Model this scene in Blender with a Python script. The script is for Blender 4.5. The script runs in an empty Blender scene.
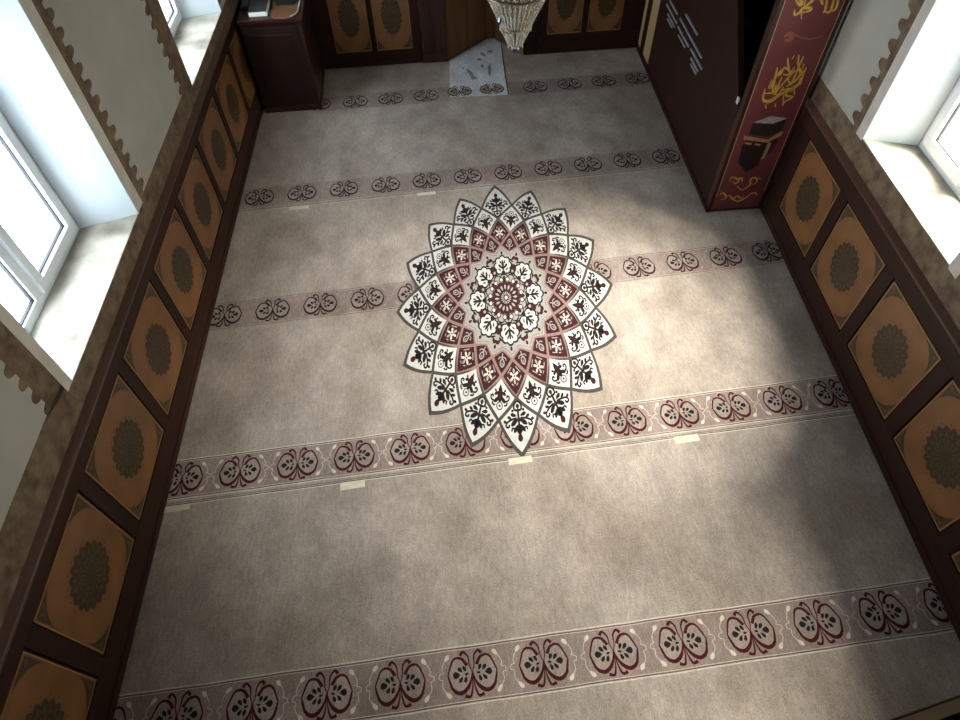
import bpy, math, random
from mathutils import Vector, Matrix
random.seed(7)
PI = math.pi
col = bpy.context.scene.collection

# ------------------------------------------------------------------ camera
cam_data = bpy.data.cameras.new('camera'); cam = bpy.data.objects.new('camera', cam_data); col.objects.link(cam)
cam_data.sensor_width = 36.0; cam_data.lens = 36.0 * 625.83 / 960.0; cam_data.clip_start = 0.02
CAM = Vector((1.75507, -0.61448, 3.47545))
Rm = Matrix(((0.99582026, 0.08037134, -0.04338723), (-0.09023256, 0.79214459, -0.60362657), (-0.01414532, 0.60501851, 0.79608574)))
cam.matrix_world = Matrix.Translation(CAM) @ Rm.to_4x4()
bpy.context.scene.camera = cam

# ------------------------------------------------------------------ daylight and exposure
W = bpy.data.worlds.new('daylight'); bpy.context.scene.world = W; W.use_nodes = True
wn = W.node_tree; wn.nodes.clear()
wo = wn.nodes.new('ShaderNodeOutputWorld'); wb = wn.nodes.new('ShaderNodeBackground')
wt = wn.nodes.new('ShaderNodeTexCoord'); wx = wn.nodes.new('ShaderNodeSeparateXYZ'); wr_ = wn.nodes.new('ShaderNodeValToRGB')
wm = wn.nodes.new('ShaderNodeMapRange'); wm.inputs['From Min'].default_value = -1; wm.inputs['From Max'].default_value = 1
wn.links.new(wt.outputs['Generated'], wx.inputs[0]); wn.links.new(wx.outputs['X'], wm.inputs['Value']); wn.links.new(wm.outputs[0], wr_.inputs[0])
wr_.color_ramp.elements[0].position = 0.25; wr_.color_ramp.elements[0].color = (0.78, 0.85, 0.95, 1)
wr_.color_ramp.elements[1].position = 0.80; wr_.color_ramp.elements[1].color = (0.56, 0.53, 0.49, 1)
wn.links.new(wr_.outputs[0], wb.inputs['Color']); wb.inputs['Strength'].default_value = 5.7
wn.links.new(wb.outputs[0], wo.inputs[0])

vs = bpy.context.scene.view_settings
vs.view_transform = 'Standard'; vs.look = 'None'; vs.gamma = 1.0; vs.use_curve_mapping = False
vs.exposure = 1.97

def portal(name, loc, rot, sx, sy):
    l = bpy.data.lights.new(name, 'AREA'); l.shape = 'RECTANGLE'; l.size = sx; l.size_y = sy
    l.cycles.is_portal = True
    o = bpy.data.objects.new(name, l); o.location = loc; o.rotation_euler = rot; col.objects.link(o); return o
WT = 2.45     # window head height
WTR = 3.0
portal('window_daylight', (-0.62, 1.85, 1.77), (0, -PI/2, 0), 1.45, 1.5)
portal('window_daylight', (-0.58, 4.62, 1.75), (0, -PI/2, 0), 1.45, 1.5)
portal('window_daylight', (5.05, 2.05, 2.05), (0, PI/2, 0), 2.0, 1.5)
portal('window_daylight', (4.93, -.14, 1.65), (0, PI/2, 0), 1.1, 1.2)
portal('window_daylight', (5.22, 4.82, 2.1), (0, PI/2, 0), 2.1, 1.5)
sun_l = bpy.data.lights.new('sun', 'SUN'); sun_l.energy = 22.0; sun_l.angle = 0.9; sun_l.color = (1, .90, .78)
sun = bpy.data.objects.new('sun', sun_l); col.objects.link(sun)
sun.rotation_euler = (Vector((-0.80, 0.06, -1.0))).to_track_quat('-Z', 'Y').to_euler()

# ------------------------------------------------------------------ materials
def srgb(r, g, b):
    return tuple(((c/255)/12.92 if c/255 <= .04045 else ((c/255+.055)/1.055)**2.4) for c in (r, g, b)) + (1,)
def mat(name, c1, c2=None, scale=6, rough=.6, bump=0, bscale=80, stretch=(1, 1, 1), metallic=0, spec=.5, detail=4, ramp=(.35, .65), trans=0, sheen=0, bdist=.002):
    m = bpy.data.materials.new(name); m.use_nodes = True; nt = m.node_tree; b = nt.nodes['Principled BSDF']
    b.inputs['Base Color'].default_value = c1; b.inputs['Roughness'].default_value = rough
    b.inputs['Metallic'].default_value = metallic; b.inputs['Specular IOR Level'].default_value = spec
    b.inputs['Transmission Weight'].default_value = trans; b.inputs['Sheen Weight'].default_value = sheen
    tc = nt.nodes.new('ShaderNodeTexCoord'); mp = nt.nodes.new('ShaderNodeMapping'); mp.inputs['Scale'].default_value = stretch
    nt.links.new(tc.outputs['Object'], mp.inputs[0])
    if c2:
        n = nt.nodes.new('ShaderNodeTexNoise'); n.inputs['Scale'].default_value = scale; n.inputs['Detail'].default_value = detail
        r = nt.nodes.new('ShaderNodeValToRGB'); r.color_ramp.elements[0].color = c1; r.color_ramp.elements[1].color = c2
        r.color_ramp.elements[0].position, r.color_ramp.elements[1].position = ramp
        nt.links.new(mp.outputs[0], n.inputs['Vector']); nt.links.new(n.outputs['Fac'], r.inputs[0]); nt.links.new(r.outputs[0], b.inputs['Base Color'])
    if bump:
        n2 = nt.nodes.new('ShaderNodeTexNoise'); n2.inputs['Scale'].default_value = bscale; n2.inputs['Detail'].default_value = 3
        bp = nt.nodes.new('ShaderNodeBump'); bp.inputs['Strength'].default_value = bump; bp.inputs['Distance'].default_value = bdist
        nt.links.new(mp.outputs[0], n2.inputs['Vector']); nt.links.new(n2.outputs['Fac'], bp.inputs['Height']); nt.links.new(bp.outputs[0], b.inputs['Normal'])
    return m
def wool(name, c, var=.25, wear=.35):
    """carpet pile: flat colour times large worn patches, small mottling and fibre grain"""
    m = bpy.data.materials.new(name); m.use_nodes = True; nt = m.node_tree; b = nt.nodes['Principled BSDF']
    b.inputs['Roughness'].default_value = .95; b.inputs['Specular IOR Level'].default_value = .15
    tc = nt.nodes.new('ShaderNodeTexCoord')
    def noise(sc, det, lo, hi, a, bb, st=None):
        n = nt.nodes.new('ShaderNodeTexNoise'); n.inputs['Scale'].default_value = sc; n.inputs['Detail'].default_value = det
        src = tc.outputs['Object']
        if st:
            mp = nt.nodes.new('ShaderNodeMapping'); mp.inputs['Scale'].default_value = st; nt.links.new(src, mp.inputs[0]); src = mp.outputs[0]
        nt.links.new(src, n.inputs['Vector'])
        r = nt.nodes.new('ShaderNodeMapRange'); r.inputs['From Min'].default_value = lo; r.inputs['From Max'].default_value = hi
        r.inputs['To Min'].default_value = a; r.inputs['To Max'].default_value = bb; nt.links.new(n.outputs['Fac'], r.inputs['Value']); return r.outputs[0], n
    a, _ = noise(1.5, 9, .38, .60, 1 - wear*.6, 1.02)
    c_, _ = noise(6, 9, .36, .64, 1 - var*.7, 1.05, (1, .55, 1))
    d_, _ = noise(38, 6, .3, .7, 1 - var*.7, 1.0 + var*.5, (1.6, .5, 1))
    g, gn = noise(150, 3, .3, .7, 1 - var*1.3, 1.0 + var*.8, (1.4, .7, 1))
    cur = a
    for nx_ in (c_, d_, g):
        mu = nt.nodes.new('ShaderNodeMath'); mu.operation = 'MULTIPLY'; nt.links.new(cur, mu.inputs[0]); nt.links.new(nx_, mu.inputs[1]); cur = mu.outputs[0]
    mixc = nt.nodes.new('ShaderNodeMix'); mixc.data_type = 'RGBA'; mixc.inputs[6].default_value = (c[0]*.95, c[1]*.81, c[2]*.66, 1); mixc.inputs[7].default_value = c
    nt.links.new(a, mixc.inputs[0])
    vm = nt.nodes.new('ShaderNodeVectorMath'); vm.operation = 'SCALE'; nt.links.new(mixc.outputs[2], vm.inputs[0]); nt.links.new(cur, vm.inputs['Scale'])
    nt.links.new(vm.outputs[0], b.inputs['Base Color'])
    bp = nt.nodes.new('ShaderNodeBump'); bp.inputs['Strength'].default_value = .6; bp.inputs['Distance'].default_value = .004
    nt.links.new(gn.outputs['Fac'], bp.inputs['Height']); nt.links.new(bp.outputs[0], b.inputs['Normal'])
    return m
def wood(name, dark, light, rough=.4, sc=14, axis='z', spec=.4):
    st = {'z': (1, 1, .08), 'x': (.08, 1, 1), 'y': (1, .08, 1)}[axis]
    return mat(name, dark, light, sc, rough, .15, sc*3, st, spec=spec, detail=6, ramp=(.3, .7))

M = {}
M['plaster'] = mat('plaster', srgb(174, 171, 159), srgb(184, 181, 169), 3, .85, .15, 40)
M['ceiling'] = mat('ceiling_paint', srgb(122, 114, 102), srgb(132, 124, 112), 3, .9)
M['white'] = mat('white_paint', srgb(200, 209, 214), srgb(206, 214, 218), 3, .6)
M['pvc'] = mat('white_pvc', srgb(215, 218, 220), srgb(225, 228, 230), 5, .35)
M['gasket'] = mat('rubber_gasket', srgb(14, 14, 16), srgb(20, 20, 22), 10, .6)
M['sill'] = mat('marble_sill', srgb(118, 110, 96), srgb(184, 176, 160), 5, .3, detail=8, ramp=(.3, .6))
M['strip'] = mat('bare_plaster_edge', srgb(206, 198, 186), srgb(218, 210, 198), 12, .8)
M['stencil'] = mat('brown_painted_border', srgb(84, 64, 48), srgb(132, 112, 86), 16, .7, .2, 60, detail=8, ramp=(.3, .7))
M['glass'] = bpy.data.materials.new('window_glass'); M['glass'].use_nodes = True
g = M['glass'].node_tree; g.nodes.remove(g.nodes['Principled BSDF']); go = g.nodes['Material Output']
gt = g.nodes.new('ShaderNodeBsdfTransparent'); gg = g.nodes.new('ShaderNodeBsdfGlossy'); gg.inputs['Roughness'].default_value = .02
gm = g.nodes.new('ShaderNodeMixShader'); gl = g.nodes.new('ShaderNodeLayerWeight'); gf = g.nodes.new('ShaderNodeMapRange'); gf.inputs['To Min'].default_value = .02; gf.inputs['To Max'].default_value = .22; gl.inputs[0].default_value = .35
gt.inputs[0].default_value = (.93, .96, .96, 1)
g.links.new(gl.outputs['Facing'], gf.inputs['Value']); g.links.new(gf.outputs[0], gm.inputs[0]); g.links.new(gt.outputs[0], gm.inputs[1]); g.links.new(gg.outputs[0], gm.inputs[2]); g.links.new(gm.outputs[0], go.inputs[0])
M['dwood'] = wood('dark_walnut_board', srgb(42, 23, 16), srgb(56, 32, 22), .55, 10, 'x', .2)
M['ledge'] = wood('lightened_walnut_ledge', srgb(76, 52, 40), srgb(94, 66, 52), .4, 10, 'x')  # walnut lightened to offset the shade on the upward ledge face
M['railglint'] = mat('pale_rail_highlight', srgb(206, 186, 156), srgb(220, 200, 172), 20, .4)  # glossy highlight along the gallery rail top, put into colour
M['dwoodz'] = wood('dark_walnut_upright', srgb(38, 20, 15), srgb(52, 28, 20), .55, 12, 'z', .2)
M['rwood'] = wood('reddish_mahogany', srgb(50, 26, 20), srgb(68, 38, 28), .42, 14, 'z')
M['mwood'] = wood('mid_brown_veneer', srgb(98, 66, 40), srgb(128, 90, 58), .5, 10, 'z')
M['desk'] = wood('cherry_cabinet', srgb(32, 18, 16), srgb(46, 26, 22), .35, 9, 'z')
M['deskdark'] = wood('cherry_cabinet_edge', srgb(40, 18, 15), srgb(56, 28, 22), .3, 9, 'x')
M['tan'] = mat('ochre_panel_veneer', srgb(114, 76, 41), srgb(134, 90, 50), 5, .45, .1, 30, detail=5)
M['tan2'] = mat('ochre_spandrel_tint', srgb(88, 56, 32), srgb(102, 66, 38), 8, .5)
M['goldline'] = mat('pale_gold_line', srgb(160, 118, 68), srgb(172, 130, 78), 8, .4)
M['lace'] = mat('dark_olive_lace', srgb(50, 38, 20), srgb(66, 50, 28), 30, .5)
M['lace2'] = mat('lace_gold_thread', srgb(86, 64, 34), srgb(100, 76, 40), 30, .5)
M['inlay'] = wood('pale_beech_inlay', srgb(176, 146, 106), srgb(190, 160, 120), .5, 8, 'z')
M['glintstrip'] = mat('grey_glint_strip', srgb(158, 158, 162), srgb(178, 178, 182), 30, .35, metallic=.3)  # pale grey stands for light glints on the pulpit side's moulded strips
M['banner'] = mat('burgundy_banner_print', srgb(112, 50, 54), srgb(122, 56, 58), 5, .6)
M['gold'] = mat('gold_lettering', srgb(205, 158, 62), srgb(228, 184, 88), 30, .45)
M['smear'] = mat('orange_lettering', srgb(146, 82, 60), srgb(158, 94, 68), 60, .6)
M['kblack'] = mat('black_print', srgb(26, 22, 24), srgb(40, 34, 34), 20, .6)
M['kblack2'] = mat('brown_black_print', srgb(44, 24, 24), srgb(34, 24, 24), 20, .6)
M['kgrey'] = mat('grey_print', srgb(150, 144, 138), srgb(186, 180, 172), 30, .6)
M['kband'] = mat('beige_print', srgb(176, 124, 88), srgb(196, 148, 108), 30, .6)
M['bline'] = mat('beige_banner_edge', srgb(190, 160, 130), srgb(200, 170, 140), 30, .5)
M['black'] = mat('black_cover', srgb(18, 17, 18), srgb(26, 25, 26), 20, .5)
M['greycover'] = mat('grey_cloth_cover', srgb(62, 60, 60), srgb(76, 74, 72), 40, .7)
M['page'] = mat('white_paper', srgb(235, 235, 228), srgb(245, 245, 240), 40, .8)
M['leather'] = mat('brown_leather', srgb(116, 76, 52), srgb(134, 90, 62), 12, .5, .2, 60)
M['tape'] = mat('pale_masking_tape', srgb(206, 198, 176), srgb(220, 212, 192), 20, .6)
M['chrome'] = mat('chrome', srgb(200, 200, 200), None, rough=.15, metallic=1)
M['brass'] = mat('aged_silver_metal', srgb(120, 112, 96), srgb(140, 130, 110), 20, .3, metallic=.8)
M['crystal'] = mat('cut_crystal', srgb(222, 214, 196), srgb(238, 232, 218), 60, .10, trans=.55, spec=.9)
M['bluecrystal'] = mat('blue_crystal', srgb(20, 24, 90), srgb(30, 34, 120), 60, .08, trans=.3, spec=.9)
M['candle'] = mat('ivory_candle_sleeve', srgb(225, 215, 190), srgb(232, 222, 198), 20, .5)
M['concrete'] = mat('screed', srgb(110, 106, 100), srgb(126, 122, 114), 4, .9)
M['paving'] = mat('outdoor_paving', srgb(190, 182, 170), srgb(214, 206, 194), 2, .9)
M['hook'] = mat('pale_latch', srgb(210, 208, 200), None, rough=.3)
M['interior'] = mat('stair_interior_wood', srgb(30, 15, 12), srgb(42, 22, 16), 10, .6)
# carpet colours
M['pile'] = wool('beige_pile', srgb(188, 174, 164))
M['band'] = wool('rosy_beige_band_pile', srgb(168, 150, 143))
M['lobe'] = wool('pale_lobe_pile', srgb(174, 158, 150))
M['cwhite'] = wool('ivory_pile', srgb(222, 212, 198), .12, .1)
M['cwhite2'] = wool('white_medallion_pile', srgb(208, 206, 202), .12, .1)
M['cdark'] = wool('charcoal_pile', srgb(42, 36, 38), .2, .1)
M['cline'] = wool('grey_outline_pile', srgb(82, 77, 72), .12, .1)
M['cline2'] = wool('thin_grey_border_pile', srgb(112, 98, 92), .12, .1)
M['maroon'] = wool('maroon_pile', srgb(70, 34, 38), .2, .1)
M['red'] = wool('dark_red_pile', srgb(78, 28, 32), .2, .1)
M['plum'] = wool('plum_pile', srgb(58, 32, 36), .2, .1)
M['pink'] = wool('pink_lattice_pile', srgb(148, 122, 116), .12, .1)
M['cgrey'] = wool('silver_grey_pile', srgb(166, 161, 156), .12, .1)
M['patch'] = wool('pale_grey_pile', srgb(226, 230, 234), .25, .15)
M['stain'] = wool('faded_stain', srgb(150, 154, 158), .25, .2)
M['seam'] = wool('dark_seam', srgb(78, 68, 60), .12, .1)

# ------------------------------------------------------------------ mesh helpers
WL, WR, WF = 0.016655, 0.062265, 0.022397
class MB:
    def __init__(s): s.v = []; s.f = []; s.m = []; s.mats = []; s.sm = []
    def mi(s, m):
        if m not in s.mats: s.mats.append(m)
        return s.mats.index(m)
    def face(s, idx, m, sm=False): s.f.append(idx); s.m.append(s.mi(m)); s.sm.append(sm)
    def poly(s, pts, m):
        b = len(s.v); s.v += [tuple(p) for p in pts]; s.face(list(range(b, b+len(pts))), m)
    def hexa(s, P, m):
        b = len(s.v); s.v += [tuple(p) for p in P]
        for q in ((0, 3, 2, 1), (4, 5, 6, 7), (0, 1, 5, 4), (1, 2, 6, 5), (2, 3, 7, 6), (3, 0, 4, 7)): s.face([b+i for i in q], m)
    def box(s, x0, x1, y0, y1, z0, z1, m):
        s.hexa([(x0, y0, z0), (x1, y0, z0), (x1, y1, z0), (x0, y1, z0), (x0, y0, z1), (x1, y0, z1), (x1, y1, z1), (x0, y1, z1)], m)
    def prism(s, plan, z0, z1, m):
        n = len(plan); b = len(s.v)
        s.v += [(x, y, z0) for x, y in plan] + [(x, y, z1) for x, y in plan]
        s.face([b+i for i in range(n)][::-1], m); s.face([b+n+i for i in range(n)], m)
        for i in range(n): j = (i+1) % n; s.face([b+i, b+j, b+n+j, b+n+i], m)
    def prismv(s, outline, y0, y1, m):      # outline in x,z, extruded along y
        n = len(outline); b = len(s.v)
        s.v += [(x, y0, z) for x, z in outline] + [(x, y1, z) for x, z in outline]
        s.face([b+i for i in range(n)], m); s.face([b+n+i for i in range(n)][::-1], m)
        for i in range(n): j = (i+1) % n; s.face([b+j, b+i, b+n+i, b+n+j], m)
    def lathe(s, prof, m, n=20, c=(0, 0, 0), sm=True):
        b = len(s.v)
        for r, z in prof:
            for i in range(n): a = 2*PI*i/n; s.v.append((c[0]+r*math.cos(a), c[1]+r*math.sin(a), c[2]+z))
        for k in range(len(prof)-1):
            for i in range(n):
                j = (i+1) % n; s.face([b+k*n+i, b+k*n+j, b+(k+1)*n+j, b+(k+1)*n+i], m, sm)
        s.face([b+i for i in range(n)][::-1], m); s.face([b+(len(prof)-1)*n+i for i in range(n)], m)
    def tube(s, pts, r, m, n=8):
        b = len(s.v); pts = [Vector(p) for p in pts]
        for k, p in enumerate(pts):
            d = (pts[min(k+1, len(pts)-1)] - pts[max(k-1, 0)]).normalized()
            u = d.cross(Vector((0, 0, 1)) if abs(d.z) < .9 else Vector((1, 0, 0))).normalized(); w = d.cross(u)
            for i in range(n): a = 2*PI*i/n; s.v.append(tuple(p + u*(r*math.cos(a)) + w*(r*math.sin(a))))
        for k in range(len(pts)-1):
            for i in range(n): j = (i+1) % n; s.face([b+k*n+i, b+k*n+j, b+(k+1)*n+j, b+(k+1)*n+i], m, True)
        s.face([b+i for i in range(n)], m); s.face([b+(len(pts)-1)*n+i for i in range(n)][::-1], m)
    def torus(s, R, r, m, c=(0, 0, 0), n=32, k=8):
        b = len(s.v)
        for i in range(n):
            a = 2*PI*i/n
            for j in range(k): t = 2*PI*j/k; q = R+r*math.cos(t); s.v.append((c[0]+q*math.cos(a), c[1]+q*math.sin(a), c[2]+r*math.sin(t)))
        for i in range(n):
            for j in range(k): s.face([b+i*k+j, b+((i+1) % n)*k+j, b+((i+1) % n)*k+(j+1) % k, b+i*k+(j+1) % k], m, True)
    def build(s, name, parent=None, bevel=0, off=None, loc=None, rz=0):
        me = bpy.data.meshes.new(name)
        v = s.v if off is None else [(a-off[0], b-off[1], c-off[2]) for a, b, c in s.v]
        me.from_pydata(v, [], s.f)
        for m in s.mats: me.materials.append(M[m])
        me.polygons.foreach_set('material_index', s.m); me.polygons.foreach_set('use_smooth', s.sm); me.update()
        o = bpy.data.objects.new(name, me); col.objects.link(o)
        if parent: o.parent = parent
        if loc is not None: o.location = loc
        o.rotation_euler.z = rz
        if bevel:
            bv = o.modifiers.new('bevel', 'BEVEL'); bv.width = bevel; bv.segments = 2; bv.limit_method = 'ANGLE'
        return o
def tag(o, label=None, cat=None, group=None, kind=None):
    if label: o['label'] = label
    if cat: o['category'] = cat
    if group: o['group'] = group
    if kind: o['kind'] = kind
    return o
def empty(name, loc, rz=0, **k):
    o = bpy.data.objects.new(name, None); o.location = loc; o.rotation_euler.z = rz; o.empty_display_size = .1; col.objects.link(o); tag(o, **k); return o
def smooth(pts, n=6):
    if len(pts) < 3: return pts
    out = []
    for i in range(len(pts)-1):
        p0 = pts[max(i-1, 0)]; p1 = pts[i]; p2 = pts[i+1]; p3 = pts[min(i+2, len(pts)-1)]
        for k in range(n):
            t = k/n; out.append(tuple(.5*(2*b + (c-a)*t + (2*a-5*b+4*c-d)*t*t + (3*b-a-3*c+d)*t**3) for a, b, c, d in zip(p0, p1, p2, p3)))
    out.append(pts[-1]); return out
def clipx(P, side):
    out = []
    def d(p):
        y = p[1]+2.8; x = p[0]+2.2
        return x - (-.04797+WL*y+.010) if side == 0 else (4.24717+WR*y-.010) - x
    for i in range(len(P)):
        a, b = P[i], P[(i+1) % len(P)]; da, db = d(a), d(b)
        if da >= 0: out.append(a)
        if (da >= 0) != (db >= 0): t = da/(da-db); out.append(tuple(a[k]+(b[k]-a[k])*t for k in range(3)))
    return out
class ClipMB:
    def __init__(s, mb): s.mb = mb
    def poly(s, pts, m):
        for sd in (0, 1):
            pts = clipx(pts, sd)
            if len(pts) < 3: return
        s.mb.poly(pts, m)
class Flat:
    """drawing of thin layers on a surface: map (a,b) -> 3D point at a layer height"""
    def __init__(s, fn, mb=None): s.fn = fn; s.mb = mb or MB()
    def fill(s, pts, m, h): s.mb.poly([s.fn(x, y, h) for x, y in pts], m)
    def stroke(s, pts, w, m, h, n=6, taper=None):
        p = smooth(pts, n); L = []; R = []; N = len(p)
        for i in range(N):
            a = p[max(i-1, 0)]; b = p[min(i+1, N-1)]; dx, dy = b[0]-a[0], b[1]-a[1]; l = math.hypot(dx, dy) or 1
            t = i/max(N-1, 1); ww = (w if taper is None else taper(t)*w)/2
            L.append((p[i][0]-dy/l*ww, p[i][1]+dx/l*ww)); R.append((p[i][0]+dy/l*ww, p[i][1]-dx/l*ww))
        if isinstance(s.mb, ClipMB):
            for i in range(N-1): s.mb.poly([s.fn(*L[i], h), s.fn(*L[i+1], h), s.fn(*R[i+1], h), s.fn(*R[i], h)], m)
            return
        b0 = len(s.mb.v); s.mb.v += [s.fn(x, y, h) for x, y in L] + [s.fn(x, y, h) for x, y in R]
        for i in range(N-1): s.mb.face([b0+i, b0+i+1, b0+N+i+1, b0+N+i], m)
    def ell(s, cx, cy, rx, ry, m, h, ang=0, n=14, lob=0, la=0):
        P = []
        for i in range(n):
            a = 2*PI*i/n; k = 1 + (la*abs(math.cos(lob*a/2)) - la/2 if lob else 0); x = rx*math.cos(a)*k; y = ry*math.sin(a)*k
            P.append((cx + x*math.cos(ang) - y*math.sin(ang), cy + x*math.sin(ang) + y*math.cos(ang)))
        s.fill(P, m, h)
    def drop(s, x0, y0, x1, y1, w, m, h):      # leaf from point to point
        dx, dy = x1-x0, y1-y0; l = math.hypot(dx, dy); nx, ny = -dy/l*w/2, dx/l*w/2
        P = [(x0, y0), (x0+dx*.3+nx*.7, y0+dy*.3+ny*.7), (x0+dx*.65+nx, y0+dy*.65+ny), (x0+dx*.9+nx*.6, y0+dy*.9+ny*.6), (x1, y1),
             (x0+dx*.9-nx*.6, y0+dy*.9-ny*.6), (x0+dx*.65-nx, y0+dy*.65-ny), (x0+dx*.3-nx*.7, y0+dy*.3-ny*.7)]
        s.fill(P, m, h)
fat = lambda t: .45 + .75*math.sin(PI*t)

# ------------------------------------------------------------------ room frames (local x along the wall, local -y into the room)
FL = ((-0.04797, 0, 0), PI/2 - math.atan(WL))
FR = ((4.24717, 0, 0), -PI/2 - math.atan(WR))
FF = ((0, 6.13366, 0), math.atan(WF))
KR = math.hypot(1, WR)
H = 4.6
# floor, ceiling
SH = [(-.5, -2.8), (4.5, -2.8), (5.05, 6.7), (-.4, 6.7)]
mb = MB(); mb.prism(SH, -.20, -.014, 'concrete'); tag(mb.build('floor'), kind='structure')
mb = MB(); mb.prism(SH, H, H+.2, 'ceiling'); tag(mb.build('ceiling'), kind='structure')
TB = .03      # plaster lies this far behind the face of the panelling
R0 = (-.34*KR, .62*KR, 1.145, -.28*KR, .56*KR)
# left wall with two deep window openings; plan coordinates (along, -n)
L1 = (1.272, 2.505, 1.071, 1.30, 2.40); L2 = (4.0, 5.217, 1.03, 4.03, 5.12); L0 = (-1.46, -.225, 1.071, -1.43, -.33)
def wall(name, frame, x0, x1, wins, top=None):
    top = top or WT
    mb = MB(); xs = x0; prev = None; edges = []
    for (a, b, zs, fa, fb) in wins: edges.append((a, b, zs, fa, fb))
    def seg(p0, q0, p1, q1, z0, z1):  # inner face p0..p1, outer face q0..q1
        mb.prism([(p0, TB), (p1, TB), (q1, .33), (q1, .5), (q0, .5), (q0, .33)], z0, z1, 'plaster')
    cur = (x0, x0)
    for (a, b, zs, fa, fb) in edges:
        seg(cur[0], cur[1], a, fa, -.1, H); cur = (b, fb)
        seg(a, fa, b, fb, -.1, zs); seg(a, fa, b, fb, 2.15 if a == R0[0] else top, H)
    seg(cur[0], cur[1], x1, x1, -.1, H)
    return tag(mb.build(name, loc=frame[0], rz=frame[1]), kind='structure')
wall('wall_left', FL, -2.72, 6.75, [L1, L2])
# right wall runs towards the viewer in its own x
R1 = (-2.658*KR, -1.52*KR, 1.145, -2.57*KR, -1.60*KR)
R2 = (-5.39*KR, -4.25*KR, 1.145, -5.30*KR, -4.33*KR)
wall('wall_right', FR, -6.75, 2.75, [R2, R1, R0], WTR)
mb = MB(); mb.box(-.6, 4.9, -2.9, -2.7, -.1, H, 'mwood'); tag(mb.build('wall_near'), kind='structure')
# far wall with the niche opening
mb = MB()
mb.box(-.3, 1.97, TB, .62, -.1, H, 'plaster'); mb.box(2.80, 4.9, TB, .62, -.1, H, 'plaster')
mb.box(1.97, 2.80, TB, .62, 2.35, H, 'plaster'); mb.box(1.97, 2.80, .50, .62, -.1, 2.35, 'plaster')
tag(mb.build('wall_far', loc=FF[0], rz=FF[1]), kind='structure')

# ------------------------------------------------------------------ windows
def window(num, frame, a, b, zs, fa, fb, mull, far_first, top=None):
    e = empty('window_%d' % num, frame[0], frame[1], kind='structure')
    zt = top or WT
    r = MB()                                   # painted reveals
    t = .006
    r.prism([(a+t, TB-.004), (a, TB-.004), (fa, .33), (fa+t, .33)], zs, zt, 'white')
    r.prism([(b, TB-.004), (b-t, TB-.004), (fb-t, .33), (fb, .33)], zs, zt, 'white')
    r.prism([(a, TB-.004), (b, TB-.004), (fb, .33), (fa, .33)], zt-t, zt, 'white')
    r.build('reveal', e)
    s = MB(); s.prism([(a, TB-.001), (b, TB-.001), (fb, .33), (fa, .33)], zs-.012, zs+.002, 'sill'); s.build('window_sill', e, .003)
    f = MB(); y0, y1 = .335, .395; fw = .055
    f.box(fa, fb, y0, y1, zs, zs+fw, 'pvc'); f.box(fa, fb, y0, y1, zt-fw, zt, 'pvc')
    f.box(fa, fa+fw, y0, y1, zs+fw, zt-fw, 'pvc'); f.box(fb-fw, fb, y0, y1, zs+fw, zt-fw, 'pvc'); f.box(mull-.035, mull+.035, y0, y1, zs+fw, zt-fw, 'pvc')
    f.build('window_frame', e, .004)
    for (p, q, opening) in ((fa+fw, mull-.035, not far_first), (mull+.035, fb-fw, far_first)):
        z0, z1 = zs+fw, zt-fw
        if opening:
            k = MB(); w = .06; p, q = p-.01, q+.01; z0 -= .01
            k.box(p, q, y0-.02, y1-.02, z0, z0+w, 'pvc'); k.box(p, q, y0-.02, y1-.02, z1-w, z1, 'pvc')
            k.box(p, p+w, y0-.02, y1-.02, z0+w, z1-w, 'pvc'); k.box(q-w, q, y0-.02, y1-.02, z0+w, z1-w, 'pvc')
            so = k.build('sash', e, .004)
            hh = MB(); hx = (p+.03) if far_first else (q-.03); hh.box(hx-.012, hx+.012, y0-.034, y0-.02, 1.65, 1.72, 'pvc'); hh.box(hx-.009, hx+.009, y0-.055, y0-.034, 1.60, 1.72, 'pvc'); hh.build('handle', so, .003)
            p, q, z0, z1 = p+w, q-w, z0+w, z1-w; yy = y0
        else: so = e; yy = y0+.01
        gk = MB(); gw = .006
        gk.box(p, q, yy+.004, yy+.022, z0, z0+gw, 'gasket'); gk.box(p, p+gw, yy+.004, yy+.022, z0, z1, 'gasket'); gk.box(q-gw, q, yy+.004, yy+.022, z0, z1, 'gasket'); gk.box(p, q, yy+.004, yy+.022, z1-gw, z1, 'gasket')
        gk.build('gasket', so)
        pn = MB(); pn.box(p, q, yy+.012, yy+.018, z0, z1, 'glass'); pn.build('pane', so)
    return e
window(1, FL, *L1, 1.81, True)
window(2, FL, *L2, 4.56, True)
window(3, FR, *R1, -2.08*KR, False, WTR)
window(4, FR, *R0, .14*KR, False, 2.15)
window(5, FR, *R2, -4.81*KR, False, WTR)

# painted stencil borders with lobed edges, each a thin layer on the plaster
tn = [0]
def trim(polys, frame, m, th=.0022):
    tn[0] += 1; mb = MB()
    for P in polys: mb.prismv(P, TB-th, TB+.0005, m)
    return tag(mb.build('trim_%d' % tn[0], loc=frame[0], rz=frame[1]), kind='structure')
def lobes(x_in, x_val, x_tip, z0, z1, per):
    """vertical border from x_in to a lobed edge between x_val and x_tip"""
    P = [(x_in, z0)]; n = int(round((z1-z0)/per)); per = (z1-z0)/n; E = []
    for k in range(n):
        zc = z0 + (k+.5)*per
        for j in range(9):
            t = -1 + 2*j/8; w = (1-abs(t)**3.4); E.append((x_val + (x_tip-x_val)*w, zc + t*per*.33*(1+.05*math.sin(k*2.3))))
    return P + [(x_val, z0)] + E + [(x_val, z1), (x_in, z1)]
LT = 2.52; LTR = 3.07
trim([lobes(2.60, 2.672, 2.735, 1.10, LT, .089)], FL, 'stencil')
trim([lobes(1.215, 1.085, 1.042, 1.10, LT, .094)], FL, 'stencil')
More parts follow.
